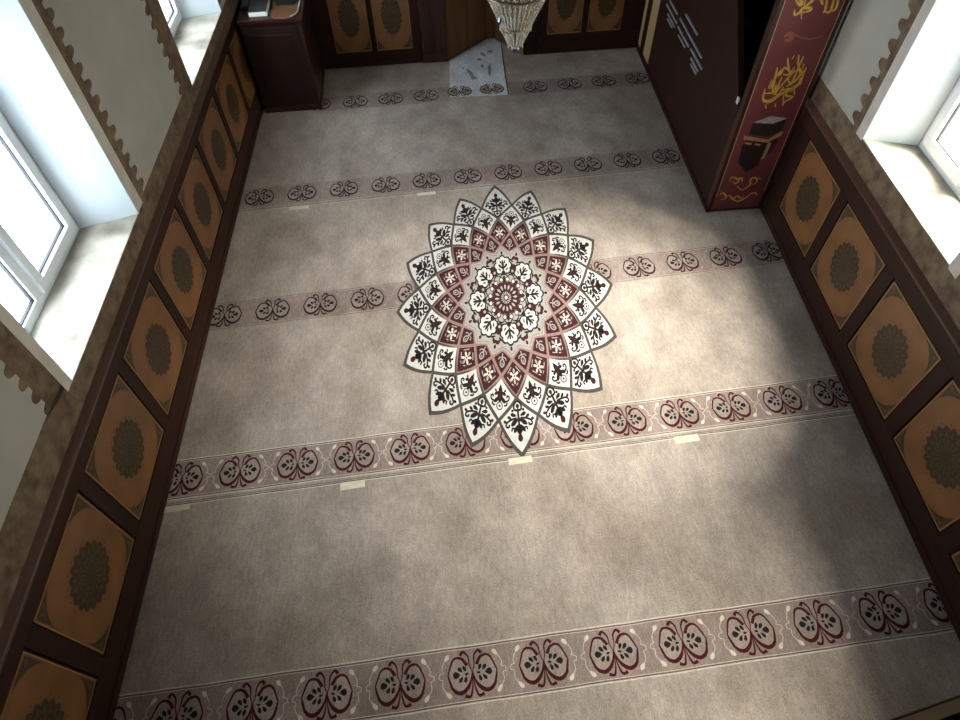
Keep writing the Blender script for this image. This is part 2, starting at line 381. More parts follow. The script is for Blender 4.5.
trim([lobes(4.0, 3.80, 3.735, 1.08, LT, .092)], FL, 'stencil')
trim([lobes(5.217, 5.30, 5.36, 1.08, LT, .092)], FL, 'stencil')
trim([[(2.505, 1.075), (2.60, 1.075), (2.60, LT), (2.505, LT)]], FL, 'strip', .004)
trim([[(1.272, 1.075), (1.215, 1.075), (1.215, LT), (1.272, LT)]], FL, 'strip', .004)
trim([[(-2.7, .93), (6.1, .93), (6.1, 1.028), (-2.7, 1.028)], [(-2.7, 1.028), (4.0, 1.028), (4.0, 1.071), (-2.7, 1.071)],
      [(-2.7, 1.071), (1.27, 1.071), (1.22, 1.14), (-2.7, 1.13)], [(2.505, 1.071), (4.0, 1.071), (4.0, 1.095), (2.6, 1.095)]], FL, 'stencil')
trim([lobes(-2.74*KR, -2.805*KR, -2.868*KR, 1.14, LTR, .112)], FR, 'stencil')
trim([lobes(-1.44*KR, -1.36*KR, -1.30*KR, 1.14, LTR, .112)], FR, 'stencil')
trim([[(-2.74*KR, 1.13), (-2.658*KR, 1.13), (-2.658*KR, LTR), (-2.74*KR, LTR)]], FR, 'strip', .004)
trim([[(-1.52*KR, 1.13), (-1.44*KR, 1.13), (-1.44*KR, LT), (-1.52*KR, LT)]], FR, 'strip', .004)
trim([[(-6.1, .97), (2.7, .97), (2.7, 1.14), (-6.1, 1.14)]], FR, 'stencil')

# ------------------------------------------------------------------ wainscot
PW, PH = .575, .59
def panel_mesh():
    mb = MB(); mb.box(0, PW, 0, .012, 0, PH, 'tan')
    fl = Flat(lambda x, z, h: (x, -h, z), mb)
    g0 = .004; w = .005
    for a, b in (((g0, g0), (PW-g0, g0)), ((PW-g0, g0), (PW-g0, PH-g0)), ((PW-g0, PH-g0), (g0, PH-g0)), ((g0, PH-g0), (g0, g0))): fl.stroke([a, b], w, 'goldline', .0012)
    for sx in (0, 1):
        for sz in (0, 1):
            X = lambda x: x if not sx else PW-x
            Z = lambda z: z if not sz else PH-z
            arc = [(.012 + .165*math.cos(t)**1.0 if 0 else .012 + .17*(1-math.sin(t)), .012 + .17*(1-math.cos(t))) for t in [PI/2*k/10 for k in range(11)]]
            fl.fill([(X(.012), Z(.012))] + [(X(x), Z(z)) for x, z in arc], 'tan2', .0006)
            fl.stroke([(X(x), Z(z)) for x, z in arc], .0035, 'lace2', .0012, 1)
            # small lace spandrel
            fl.fill([(X(.016), Z(.016)), (X(.140), Z(.016)), (X(.09), Z(.036)), (X(.06), Z(.06)), (X(.036), Z(.09)), (X(.016), Z(.140))], 'lace', .0012)
            fl.stroke([(X(.02), Z(.085)), (X(.045), Z(.045)), (X(.085), Z(.02))], .004, 'lace2', .0016)
            fl.ell(X(.035), Z(.035), .011, .011, 'lace2', .0018)
    cx, cz = PW/2, PH/2; R = .160; n = 18; P = []
    for i in range(n*4):
        a = 2*PI*i/(n*4); k = i % 4; r = R*(1.03, .985, .90, .985)[k]; P.append((cx+r*math.cos(a), cz+r*math.sin(a)*1.03))
    fl.fill(P, 'lace', .001)
    for i in range(n):
        a = 2*PI*i/n; c, s = math.cos(a), math.sin(a)
        fl.drop(cx+c*R*.62, cz+s*R*.62, cx+c*R*.9, cz+s*R*.9, .010, 'lace2', .0016)
        a2 = a+PI/n; c, s = math.cos(a2), math.sin(a2)
        fl.ell(cx+c*R*.56, cz+s*R*.56, .006, .006, 'lace2', .0016)
        fl.drop(cx+c*R*.25, cz+s*R*.25, cx+c*R*.46, cz+s*R*.46, .007, 'lace2', .0016)
        fl.ell(cx+c*R*1.10, cz+s*R*1.12, .0045, .0045, 'lace', .0016)
    for rr in (.2, .5, .72):
        fl.stroke([(cx+R*rr*math.cos(2*PI*k/36), cz+R*rr*math.sin(2*PI*k/36)) for k in range(37)], .0028, 'lace2', .0019, 1)
    return mb
panel_me = panel_mesh().build('panel')
panel_data = panel_me.data; bpy.data.objects.remove(panel_me)
narrow = {}
def wainscot(frame, label, x0, x1, z0p, zt, panels, pw=PW, ph=PH, ends=()):
    e = empty('wainscot_panelling', frame[0], frame[1], label=label, cat='wall panelling')
    b = MB(); b.box(x0, x1, .010, TB, 0, zt-.045, 'dwood'); b.build('backing_board', e)
    sk = MB(); sk.box(x0, x1, 0, .010, 0, z0p-.012, 'dwood'); sk.build('bottom_rail', e, .002)
    bs = MB(); bs.box(x0, x1, -.008, 0, 0.0, .05, 'dwood'); bs.build('skirting', e, .003)
    tr = MB(); tr.box(x0, x1, 0, .010, z0p+ph+.012, zt-.045, 'dwood'); tr.build('top_rail', e, .002)
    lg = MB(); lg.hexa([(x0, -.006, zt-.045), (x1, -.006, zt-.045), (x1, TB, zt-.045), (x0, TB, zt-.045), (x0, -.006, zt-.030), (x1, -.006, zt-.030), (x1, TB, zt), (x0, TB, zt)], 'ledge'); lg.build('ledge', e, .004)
    xs = sorted(panels); gaps = [x0] + xs
    # stiles
    prev = x0
    for p in xs + [None]:
        a = prev; bb = (p-.012) if p is not None else x1
        if bb - a > .01:
            s = MB(); s.box(a, bb, 0, .010, z0p-.012, z0p+ph+.012, 'dwoodz'); s.build('stile', e, .002)
        if p is not None: prev = p+pw+.012
    for p in xs:
        o = bpy.data.objects.new('panel', panel_data); col.objects.link(o); o.parent = e
        o.location = (p, .004, z0p); o.scale = (pw/PW, 1, ph/PH)
    return e
wainscot(FL, 'long dark wood wall panelling with ochre medallion panels under the two left windows', -2.65, 6.13, .2206, .945,
         [.251+.6855*k for k in range(-4, 8)], ph=.583)
wainscot(FR, 'long dark wood wall panelling with ochre medallion panels under the right window', -3.38*KR, 2.65, .213, .985,
         [-(2.569-.7045*k+.577)*KR for k in range(0, 8)], ph=.60)
wainscot(FF, 'short dark wood wall panelling between the cherry cabinet corner and the niche', .03, 1.69, .155, .985, [.788, 1.222], pw=.375, ph=.70)
wainscot(FF, 'short dark wood wall panelling between the niche and the tall pulpit', 2.99, 4.62, .20, .985, [3.056, 3.495], pw=.368, ph=.66)

# ------------------------------------------------------------------ niche
e = empty('prayer_niche', (2.385, 6.187, 0), FF[1], label='brown wooden prayer niche recessed in the far wall behind the chandelier', cat='niche')
N = MB()
plan = [(-.415, 0), (.06, .44), (.16, .44), (.415, .03)]
for a, b in zip(plan[:-1], plan[1:]):
    dx, dy = b[0]-a[0], b[1]-a[1]; l = math.hypot(dx, dy); nx, ny = -dy/l*.02, dx/l*.02
    N.prism([a, b, (b[0]+nx, b[1]+ny), (a[0]+nx, a[1]+ny)], 0, 2.3, 'mwood')
N.build('niche_back', e)
N = MB(); N.prism([(-.40, .02), (.40, .02), (.17, .42), (.06, .42)], 2.27, 2.3, 'mwood'); N.build('niche_head', e)
for sx, (xa, xb) in ((-1, (-.687, -.42)), (1, (.42, .595))):
    p = MB(); w = xb-xa; pd = .0 if sx < 0 else .026; pm = 'rwood' if sx < 0 else 'dwoodz'
    p.box(xa, xb, -.02+pd, .02+pd, 0, 2.4, pm)
    for k in range(5): c = xa + w*(k+.5)/5; p.box(c-w*.055, c+w*.055, -.034+pd, -.02+pd, .12, 2.3, pm)
    p.build('pilaster', e, .004)
    q = MB(); q.box(xa-.006, xb+.006*(sx < 0), -.036+pd, pd, 0, .10, pm); q.build('pilaster_base', e, .006)
N = MB(); N.box(-.70, .62, -.05, .02, 2.4, 2.55, 'rwood'); N.build('lintel', e, .01)

# ------------------------------------------------------------------ carpet
U0 = 4.5567
ST = [(0.15966, .041198, .36482, 2.82247, range(-8, 5)), (1.52187, .051118, .35066, .04057, range(0, 13)), (2.88, .057144, .35240, .09278, range(0, 13)),
      (4.22733, .052799, .36757, .18403, range(0, 11)), (5.5876, .038145, .36367, .97572, None)]
HC = .0004
cz = empty('prayer_carpet', (2.2, 2.8, 0), label='wall to wall beige prayer carpet with flowered bands and a large star medallion', cat='carpet')
CO = (2.2, 2.8, 0)
mb = MB()
xl_ = lambda y: -.04797 + WL*y + .009
xr_ = lambda y: 4.24717 + WR*y - .009
mb.prism([(xl_(-2.69), -2.69), (xr_(-2.69), -2.69), (xr_(6.20), 6.20), (2.80, 6.185), (2.52, 6.61), (2.44, 6.61), (1.98, 6.16), (xl_(6.12), 6.12)], -.012, 0, 'pile')
mb.build('field', cz, off=CO)
HALF = .1345
curl = [(.0540, .0900), (.0380, .1060), (.0160, .0820), (.0120, .0400), (.0020, .0050), (.0040, -.0396), (.0090, -.0720), (.0220, -.1020), (.0480, -.0960)]
outer = [(.0250, .0400), (.0450, .0720), (.0760, .0815), (.1000, .0640), (.1250, .0020), (.1080, -.0560), (.0800, -.0800), (.0530, -.0790), (.0270, -.0580), (.0110, -.0300), (.002, .004)]
seeds = [(.062, .001, .100, .001, .034), (.050, .010, .072, .036, .019), (.031, .012, .046, .040, .018), (.050, -.008, .070, -.034, .018), (.031, -.008, .042, -.038, .018), (.018, .004, .040, -.001, .012)]
orn = [(.1124, .0885), (.1400, .066), (.1530, .0340), (.1470, .0210), (.1680, .0110), (.1690, -.0060), (.1520, -.0150), (.1560, -.0400), (.1450, -.0640), (.1180, -.0860)]
def motif(fl, cx, orns=True, part=0, big=True):
    rd = 'red' if big else 'plum'
    for s in (1, -1):
        if part and s != part: continue
        q = lambda p: (cx + s*p[0], p[1])
        fl.fill([q(p) for p in smooth(outer + [outer[0]], 3)[:-1]], 'lobe', 1)
        fl.stroke([q(p) for p in outer[:5]], .0115, rd, 3, 2, lambda t: 1.5-t*.9)
        fl.stroke([q(p) for p in outer[4:]], .0125, rd, 3, 2, lambda t: .5+1.1*math.sin(PI*min(1, t*1.1)))
        fl.stroke([q(p) for p in curl], .0115, rd, 4, 6, lambda t: 1.5-1.1*math.sin(PI*t))
        for a in seeds:
            x0, y0 = q(a[:2]); x1, y1 = q(a[2:4]); fl.drop(x0, y0, x1, y1, a[4], 'cdark', 3)
        fl.stroke([q((.1222, .0025)), q((.1050, -.0516))], .003, 'cdark', 4, 1)
        if orns:
            fl.stroke([q(p) for p in orn], .0032 if big else .0022, 'cwhite' if big else 'cgrey', 3, 5)
            x0, y0 = q((.137, .070)); x1, y1 = q((.112, .100)); fl.drop(x0, y0, x1, y1, .022 if big else .014, 'cwhite' if big else 'cgrey', 4)
            x0, y0 = q((.143, -.066)); x1, y1 = q((.116, -.098)); fl.drop(x0, y0, x1, y1, .022 if big else .014, 'cwhite' if big else 'cgrey', 4)
wob = lambda x, k: .0014*math.sin(x*9+k) + .0008*math.sin(x*23+k*2)
for i, (y0, sl, per, off, ks) in enumerate(ST):
    fn = lambda x, v, h, y0=y0, sl=sl: (x - sl*v - CO[0], y0 + sl*(x-U0) + v - CO[1], h*HC)
    fl = Flat(fn, ClipMB(MB()))
    segs = [(-.05, 4.62)] if i < 4 else [(.6, 1.94), (2.56, 4.35)]
    if i == 0: segs = [(-.08, 4.27)]
    if i == 1: segs = [(-.04, 4.36)]
    if i == 2: segs = [(-.01, 4.42)]
    for a, b in segs:
        n = 60; xs = [a+(b-a)*k/n for k in range(n+1)]
        for k in range(n): fl.fill([(xs[k], -HALF), (xs[k+1], -HALF), (xs[k+1], HALF), (xs[k], HALF)], 'band', .5)
        for sg in (1, -1):
            wl = .006 if i < 2 else .0035
            fl.stroke([(x, sg*HALF + wob(x, i+sg)) for x in xs], wl*1.1, 'cwhite' if i < 2 else 'cgrey', 2, 1)
            fl.stroke([(x, sg*(HALF-.008) + wob(x, i+sg)) for x in xs], wl*.8, 'cline2', 2, 1)
            fl.stroke([(x, sg*(HALF-.014) + wob(x, i+sg)) for x in xs], wl*.5, 'cwhite', 2, 1)
        if i in (1, 3):      # carpet seam
            fl.stroke([(x, -HALF-.040+wob(x, 4)) for x in xs], .006, 'cwhite' , 2, 1)
            fl.stroke([(x, -HALF-.034+wob(x, 4)) for x in xs], .004, 'seam', 2, 1)
            fl.stroke([(x, -HALF-.022+wob(x, 4)) for x in xs], .004, 'cline2', 2, 1)
    cs = [off+per*k for k in ks] if ks is not None else [.60, .976, 1.339, 1.703] + [2.839+.3637*k for k in range(4)]
    for c in cs:
        lim = {0: (-.05, 4.26), 1: (-.1, 4.4), 2: (0, 4.45), 3: (0, 4.6), 4: (.5, 4.5)}[i]
        motif(fl, c, True, 0, i < 2)
    if i == 4: motif(fl, 1.90, False, -1) if False else None
    fl.mb.mb.build('flowered_band', cz)

# star medallion woven over the bands
MC = (2.19352, 2.58503); MS = (.81666, .05662); MCo = (.0522, 1.31322)
def mfn(x, y, h): return (MC[0] + x*MS[0] + y*MCo[0] - CO[0], MC[1] + x*MS[1] + y*MCo[1] - CO[1], h*HC)
fl = Flat(mfn)
RHO = [1.0, .825, .692, .553, .442, .381]; STEP = 2*PI/16
def rr(s):
    i = min(int(s), 4); t = s-i; p = RHO
    a = p[max(i-1, 0)] if i > 0 else 2*p[0]-p[1]; b = p[i]; c = p[i+1]; d = p[min(i+2, 5)]
    return .5*(2*b + (c-a)*t + (2*a-5*b+4*c-d)*t*t + (3*b-a-3*c+d)*t**3)
pol = lambda r, a: (r*math.sin(a), r*math.cos(a))
def cell(j, k, shrink, bul=.012):
    tc = (k + j/2)*STEP; P = []; n = 5; tf = .020*(j == 0 and k in (0, 8))
    bulge = lambda s: bul*math.sin(PI*min(1, (s-j) if s < j+1 else s-j-1)) if j == 0 and s < j+1 else 0
    for q in range(n): s = j+q/n; P.append(pol(rr(s)+bulge(s)+tf*(j+1-s), tc+(s-j)*STEP/2))
    for q in range(n): s = j+1+q/n; P.append(pol(rr(s), tc+(j+2-s)*STEP/2))
    for q in range(n): s = j+2-q/n; P.append(pol(rr(s), tc-(j+2-s)*STEP/2))
    for q in range(n): s = j+1-q/n; P.append(pol(rr(s)+bulge(s)+tf*(j+1-s), tc-(s-j)*STEP/2))
    cx, cy = pol((RHO[j]+RHO[j+2])/2, tc)
    cm = pol(RHO[j+1]*math.cos(STEP/2), tc); cx, cy = (cx+cm[0])/2, (cy+cm[1])/2
    return [(cx+(x-cx)*shrink, cy+(y-cy)*shrink) for x, y in P], (cx, cy), tc
# backing star
out = []
for k in range(16):
    for q in range(5): s = q/5; out.append(pol((rr(s)+.012*math.sin(PI*s)+.020*(k in (0, 8))*(1-s))*1.014, k*STEP+s*STEP/2))
    for q in range(5): s = 1-q/5; out.append(pol((rr(s)+.012*math.sin(PI*s)+.020*(k in (15, 7))*(1-s))*1.014, (k+1)*STEP-s*STEP/2))
fl.fill(out, 'cline', 5)
inn = []
for k in range(16): inn += [pol(RHO[2]*.985, k*STEP), pol(RHO[3]*1.03, (k+.5)*STEP)]
fl.fill(inn, 'pink', 5.6)
def flora(c, tc, sx, sy, kind, h):
    er = (math.sin(tc), math.cos(tc)); et = (math.cos(tc), -math.sin(tc))
    T = lambda u, v: (c[0] + et[0]*u*sx + er[0]*v*sy, c[1] + et[1]*u*sx + er[1]*v*sy)
    def st(pts, w, m): fl.stroke([T(*p) for p in pts], w*sx*(1.45 if kind < 2 else 1.2), m, h, 4)
    def dr(a, b, w, m, hh=0): x0, y0 = T(*a); x1, y1 = T(*b); fl.drop(x0, y0, x1, y1, w*sx*(1.3 if kind < 2 else 1.0), m, h+hh)
    def el(a, r, m, hh=0, n=10): x, y = T(*a); fl.ell(x, y, r*sx, r*sx, m, h+hh, n=n)
    if kind == 0:
        dr((0, .42), (0, .78), .20, 'maroon'); st([(0, .5), (0, -.45)], .07, 'cdark')
        dr((0, .18), (0, .5), .22, 'cdark'); el((0, -.05), .10, 'maroon', .5)
        for s in (1, -1):
            dr((0, .1), (.30*s, .42), .13, 'cdark'); dr((0, -.12), (.42*s, .16), .15, 'cdark'); dr((.08*s, -.2), (.40*s, -.30), .12, 'cdark')
            st([(.10*s, -.12), (.38*s, -.08), (.62*s, .02), (.66*s, .16), (.52*s, .18), (.50*s, .08)], .055, 'cdark')
            dr((.60*s, .0), (.78*s, -.06), .10, 'maroon'); st([(.22*s, .28), (.36*s, .25), (.40*s, .36)], .05, 'cdark')
            dr((.34*s, -.10), (.56*s, -.22), .10, 'cdark')
            st([(0, -.42), (.16*s, -.44), (.19*s, -.60), (.09*s, -.74), (0, -.78)], .06, 'cdark')
            dr((.20*s, -.45), (.34*s, -.40), .09, 'cdark')
        dr((0, -.45), (0, -.68), .14, 'maroon', .5)
    elif kind == 1:
        el((0, .40), .20, 'cdark'); el((0, .40), .15, 'cwhite2', .5); el((0, .40), .06, 'maroon', 1)
        dr((0, -.62), (0, .26), .26, 'cdark'); dr((0, -.35), (0, .1), .12, 'maroon', .5)
        for s in (1, -1):
            dr((0, -.05), (.36*s, .26), .16, 'cdark'); dr((.05*s, -.25), (.36*s, -.10), .13, 'cdark')
            st([(.30*s, .20), (.52*s, .12), (.56*s, -.04), (.44*s, -.08), (.42*s, .02)], .06, 'cdark')
            st([(.28*s, .38), (.42*s, .34), (.46*s, .22)], .06, 'cdark'); dr((.22*s, -.22), (.34*s, -.36), .09, 'cdark')
    elif kind == 2:
        el((0, 0), .15, 'cwhite')
        for q in range(6): a = q*PI/3; dr((.08*math.sin(a), .08*math.cos(a)), (.38*math.sin(a), .42*math.cos(a)), .17, 'cwhite' if q % 3 else 'cgrey')
        el((0, 0), .07, 'maroon', .6)
        for s in (1, -1):
            st([(.30*s, .28), (.46*s, .12), (.56*s, 0)], .055, 'cgrey'); st([(.18*s, -.50), (.34*s, -.34), (.50*s, -.18)], .055, 'cgrey'); dr((.08*s, .5), (.26*s, .36), .08, 'cgrey')
    else:
        st([(0, .55), (.18, .35), (.17, .1), (0, -.08), (-.17, .1), (-.18, .35), (0, .55)], .09, 'cgrey')
        st([(0, -.08), (.02, -.35), (0, -.55)], .08, 'cgrey'); dr((0, .12), (0, .40), .12, 'cgrey')
        for s in (1, -1): st([(.05*s, -.25), (.3*s, -.2), (.38*s, -.02)], .07, 'cgrey')
for j in range(4):
    for k in range(16):
        P, c, tc = cell(j, k, (.90, .885, .86, .84)[j])
        fl.fill(P, ('cwhite2', 'cwhite2', 'maroon', 'maroon')[j], 6.6)
        w = RHO[j+1]*math.sin(STEP/2); hgt = (RHO[j]-RHO[j+2])/2
        flora(c, tc, w*.98, hgt*.98, j, 7.4)
# inner field
star = []
for k in range(16): star += [pol(RHO[4]*.975, k*STEP), pol(RHO[5]*.99, (k+.5)*STEP)]
fl.fill(star, 'cgrey', 6)
st2 = [(x*.955, y*.955) for x, y in star]; fl.stroke(st2+[st2[0]], .004, 'cline2', 6.6, 1)
for k in range(16):
    a = k*STEP; x0, y0 = pol(.352, a); x1, y1 = pol(.388, a); fl.drop(x0, y0, x1, y1, .022, 'maroon', 7)
for k in range(8):
    a = k*PI/4; b = a+PI/8; c = pol(.262, a)
    for s in (-1, 1):
        p = pol(.315, b+s*.11); q = pol(.352, b+s*.02); fl.drop(p[0], p[1], q[0], q[1], .028, 'maroon', 7)
        p2 = pol(.298, b+s*.04); q2 = pol(.322, b+s*.16); fl.drop(p2[0], p2[1], q2[0], q2[1], .018, 'cdark', 7)
    x, y = pol(.335, b); fl.ell(x, y, .013, .013, 'maroon', 7.4)
    p = pol(.188, b); q = pol(.285, b); fl.drop(p[0], p[1], q[0], q[1], .100, 'maroon', 7.2)
    x, y = pol(.225, b); fl.ell(x, y, .012, .012, 'cgrey', 7.8)
    fl.ell(c[0], c[1], .085, .085, 'cdark', 8, -a, 48, 8, .20); fl.ell(c[0], c[1], .071, .071, 'cwhite2', 8.6, -a, 48, 8, .20)
    er = pol(1, a); et = (er[1], -er[0])
    def T(u, v): return (c[0]+et[0]*u+er[0]*v, c[1]+et[1]*u+er[1]*v)
    fl.drop(*T(0, -.06), *T(0, .05), .022, 'cdark', 9.4); fl.ell(*T(0, -.062), .020, .020, 'cdark', 9.3, n=10)
    for s in (-1, 1):
        fl.drop(*T(0, -.03), *T(.044*s, .014), .020, 'cdark', 9.4); fl.drop(*T(.012*s, .012), *T(.024*s, .044), .014, 'maroon', 9.4); fl.drop(*T(.022*s, -.044), *T(.048*s, -.02), .012, 'cdark', 9.4)
fl.ell(0, 0, .19, .19, 'cdark', 8.2, 0, 64, 16, .12); fl.ell(0, 0, .178, .178, 'cgrey', 8.8, 0, 64, 16, .12)
for k in range(16):
    a = (k+.5)*STEP; c = pol(.148, a); fl.ell(c[0], c[1], .022, .022, 'cdark', 9.2, n=10); fl.ell(c[0], c[1], .014, .014, 'cwhite', 9.8, n=10)
for k in range(8):
    a = k*PI/4; p = pol(.11, a); q = pol(.176, a); fl.drop(p[0], p[1], q[0], q[1], .03, 'maroon', 10)
fl.ell(0, 0, .128, .128, 'maroon', 10.2, 0, 64, 16, .1)
for k in range(16):
    a = k*STEP; p = pol(.062, a); q = pol(.104, a); fl.drop(p[0], p[1], q[0], q[1], .018, 'cgrey', 10.8)
    p = pol(.02, a); q = pol(.05, a); fl.drop(p[0], p[1], q[0], q[1], .009, 'cgrey', 10.8)
fl.stroke([pol(.058, 2*PI*k/32) for k in range(33)], .006, 'cdark', 11.2, 1)
fl.ell(0, 0, .014, .014, 'cwhite', 11.2)
fl.mb.build('star_medallion', cz)

# pale runner going into the niche
PT = (2.27, 5.9, .0)
mb = MB(); mb.prism([(1.944-PT[0], 5.428-PT[1]), (2.540-PT[0], 5.398-PT[1]), (2.585-PT[0], 6.45-PT[1]), (2.53-PT[0], 6.60-PT[1]), (2.43-PT[0], 6.585-PT[1]), (1.985-PT[0], 6.165-PT[1])], .0, .005, 'patch')
f2 = Flat(lambda x, v, h: (x - .038*v - PT[0], 5.520 + .02*(x-2.2) + v*.92 - PT[1], .005+h*HC), mb)
motif(f2, 2.05, False, 0, False); motif(f2, 2.385, False, 0, False)
f3 = Flat(lambda x, y, h: (x-PT[0], y-PT[1], .005+h*HC), mb)
f3.stroke([(2.545, 5.40), (2.553, 5.7), (2.57, 6.1), (2.587, 6.45)], .012, 'seam', 1)
for (x, y, a, b, t) in ((2.19, 5.86, .022, .10, .3), (2.22, 5.76, .035, .03, 0), (2.33, 6.0, .015, .03, 0), (2.40, 5.9, .018, .12, -.1), (2.31, 6.14, .025, .03, .5), (2.44, 6.3, .03, .03, 0), (2.12, 5.98, .012, .02, 0), (2.36, 6.25, .02, .05, .4)):
    f3.ell(x, y, a, b, 'stain', 1.2, t, 14, 5, .25)
o = mb.build('carpet_runner', loc=PT); tag(o, 'small pale blue grey carpet piece with stains running into the prayer niche', 'carpet')

# tapes across the seams
def tape(c, w, d, ang, label):
    mb = MB(); mb.prism([(-w/2, -d/2), (w/2, -d/2+.003), (w/2-.002, d/2), (-w/2+.003, d/2-.002)], 0, .0012, 'tape')
    o = mb.build('tape_strip', loc=(c[0], c[1], .0014), rz=ang); tag(o, label, 'tape', 'tape strips along the carpet seams'); return o
tape((1.088, 1.148), .152, .052, .05, 'pale tape strip on the carpet left of the medallion\'s lower tip')
tape((2.122, 1.215), .150, .048, .05, 'pale tape strip just below the bottom tip of the star medallion')
tape((3.190, 1.262), .160, .050, .06, 'pale tape strip on the carpet right of the medallion\'s lower tip')
tape((.050, 1.098), .150, .040, .05, 'faint tape strip lying against the left panelling by the dark seam')
tape((.540, 3.815), .170, .040, .04, 'pale tape strip on the upper seam nearest the left panelling')
tape((1.642, 3.890), .165, .042, .04, 'pale tape strip on the upper seam above left of the medallion')

# ------------------------------------------------------------------ cabinet (preacher's desk) in the far left corner
DB = (.34, 5.72, 0)
e = empty('cabinet', DB, .017, label='dark cherry wood cabinet standing in the far left corner', cat='cabinet')
mb = MB(); mb.box(-.262, .292, -.37, .38, .06, .865, 'desk'); mb.build('body', e, .004)
mb = MB(); mb.box(-.265, .302, -.38, .385, 0, .06, 'deskdark'); mb.build('plinth', e, .006)
mb = MB(); mb.box(-.268, .312, -.40, .39, .865, .90, 'deskdark'); mb.build('top_board', e, .006)
mb = MB()
mb.box(-.25, .24, -.382, -.37, .13, .82, 'desk'); d_ = mb.build('door', e, .004)
mb = MB(); mb.box(-.19, .18, -.390, -.382, .19, .76, 'desk'); mb.build('raised_field', d_, .006)
mb = MB(); mb.box(.19, .22, -.386, -.382, .46, .52, 'deskdark'); mb.lathe([(.004, 0), (.010, .004), (.008, .016)], 'deskdark', 12, (.205, -.396, .48)); mb.build('knob', d_)
# on the cabinet
BK = (.27, 5.53, .90)
e = empty('book', BK, .02, label='thick book with white page edges and grey cover lying on the cabinet', cat='book')
mb = MB(); mb.box(-.084, .078, -.150, .17, .004, .036, 'page'); mb.build('page_block', e, .002)
mb = MB(); mb.box(-.09, .070, -.135, .175, .036, .042, 'greycover'); mb.box(-.09, .086, -.155, .175, 0, .004, 'greycover'); mb.box(-.09, -.084, -.14, .175, .004, .036, 'greycover'); mb.build('cover', e, .001)
TY = (.50, 5.56, .90)
e = empty('tray', TY, 0, label='round fronted brown leather tray with pale rim on the cabinet', cat='tray')
P = [(-.125, .22), (-.125, -.19), (-.08, -.235), (0, -.25), (.06, -.235), (.105, -.19), (.118, -.12), (.118, .22)]
mb = MB(); mb.prism([p for p in P], 0, .012, 'leather'); mb.build('tray_base', e, .002)
mb = MB(); mb.tube([(x, y, .014) for x, y in P[4:]], .005, 'page', 6); mb.build('rim', e)
mb = MB(); mb.box(-.085, .085, -.10, .12, 0, .055, 'black'); mb.box(-.07, .07, -.085, .105, .055, .060, 'black')
tag(mb.build('black_box', loc=(.49, 5.66, .912), bevel=.006), 'black box sitting on the brown tray on the cabinet', 'box')
mb = MB(); mb.box(-.035, .035, -.09, .09, 0, .03, 'black'); mb.box(-.03, .03, -.084, .084, .03, .034, 'greycover')
tag(mb.build('prayer_book', loc=(.128, 5.62, .90), rz=.02, bevel=.004), 'small black covered book on the cabinet beside the window wall', 'book')

# ------------------------------------------------------------------ pulpit (minbar)
MO = (3.989, 3.383, 0); MA = math.atan2(6.279-3.383, 4.081-3.989)   # direction of the side face
dirx, diry = math.cos(MA), math.sin(MA)
e = empty('minbar_pulpit', MO, 0, label='tall dark wood pulpit with burgundy banner front standing against the right wall', cat='pulpit')
def side(t, n): return (dirx*t + diry*n, diry*t - dirx*n)    # t along the side face, n away from the room towards the wall
def sprism(outline, n0, n1, m, mb):     # outline in (t,z)
    k = len(outline); b = len(mb.v)
    for n in (n0, n1):
        for t, z in outline: x, y = side(t, n); mb.v.append((x, y, z))
    mb.face([b+i for i in range(k)], m); mb.face([b+k+i for i in range(k)][::-1], m)
    for i in range(k): j = (i+1) % k; mb.face([b+j, b+i, b+k+i, b+k+j], m)
LEN = 2.79
zr = lambda t: .90 + (t-.05)*.965
mb = MB(); sprism([(.06, 0), (LEN, 0), (LEN, 2.62), (1.86, 2.62), (.06, zr(.06))], 0, .03, 'dwoodz', mb); sp = mb.build('side_panel', e)
mb = MB(); sprism([(.06, zr(.06)-.06), (1.86, 2.56), (1.86, 2.64), (.06, zr(.06)+.01)], -.008, .040, 'dwoodz', mb); mb.build('handrail', e, .003)
mb = MB(); sprism([(.0, 0), (LEN, 0), (LEN, .045), (0, .045)], -.010, .0, 'dwoodz', mb); mb.build('plinth', e, .003)
# right hand side panel against the wall
mb = MB()
def wallx(y): return 4.24717 + WR*y - .035
mb.prism([(wallx(3.47)-.03-MO[0], 3.47-MO[1]), (wallx(3.47)-MO[0], 3.47-MO[1]), (wallx(6.13)-MO[0], 6.13-MO[1]), (wallx(6.13)-.03-MO[0], 6.13-MO[1])], 0, 2.4, 'interior'); mb.build('wall_side_panel', e)
for k in range(8):
    t0 = .12+k*.235; mb = MB()
    x0, y0 = side(t0, .032); x1, y1 = side(t0+.235, .032)
    rx0 = wallx(MO[1]+y0)-.035-MO[0]; rx1 = wallx(MO[1]+y1)-.035-MO[0]
    mb.prism([(x0, y0), (rx0, y0), (rx1, y1), (x1, y1)], 0, .20*(k+1), 'interior'); mb.build('step', e, .004)
x0, y0 = side(2.01, .032); x1, y1 = side(2.76, .032); mb = MB()
mb.prism([(x0, y0), (wallx(MO[1]+y0)-.035-MO[0], y0), (wallx(MO[1]+y1)-.035-MO[0], y1), (x1, y1)], 0, 1.8, 'interior'); mb.build('platform', e)
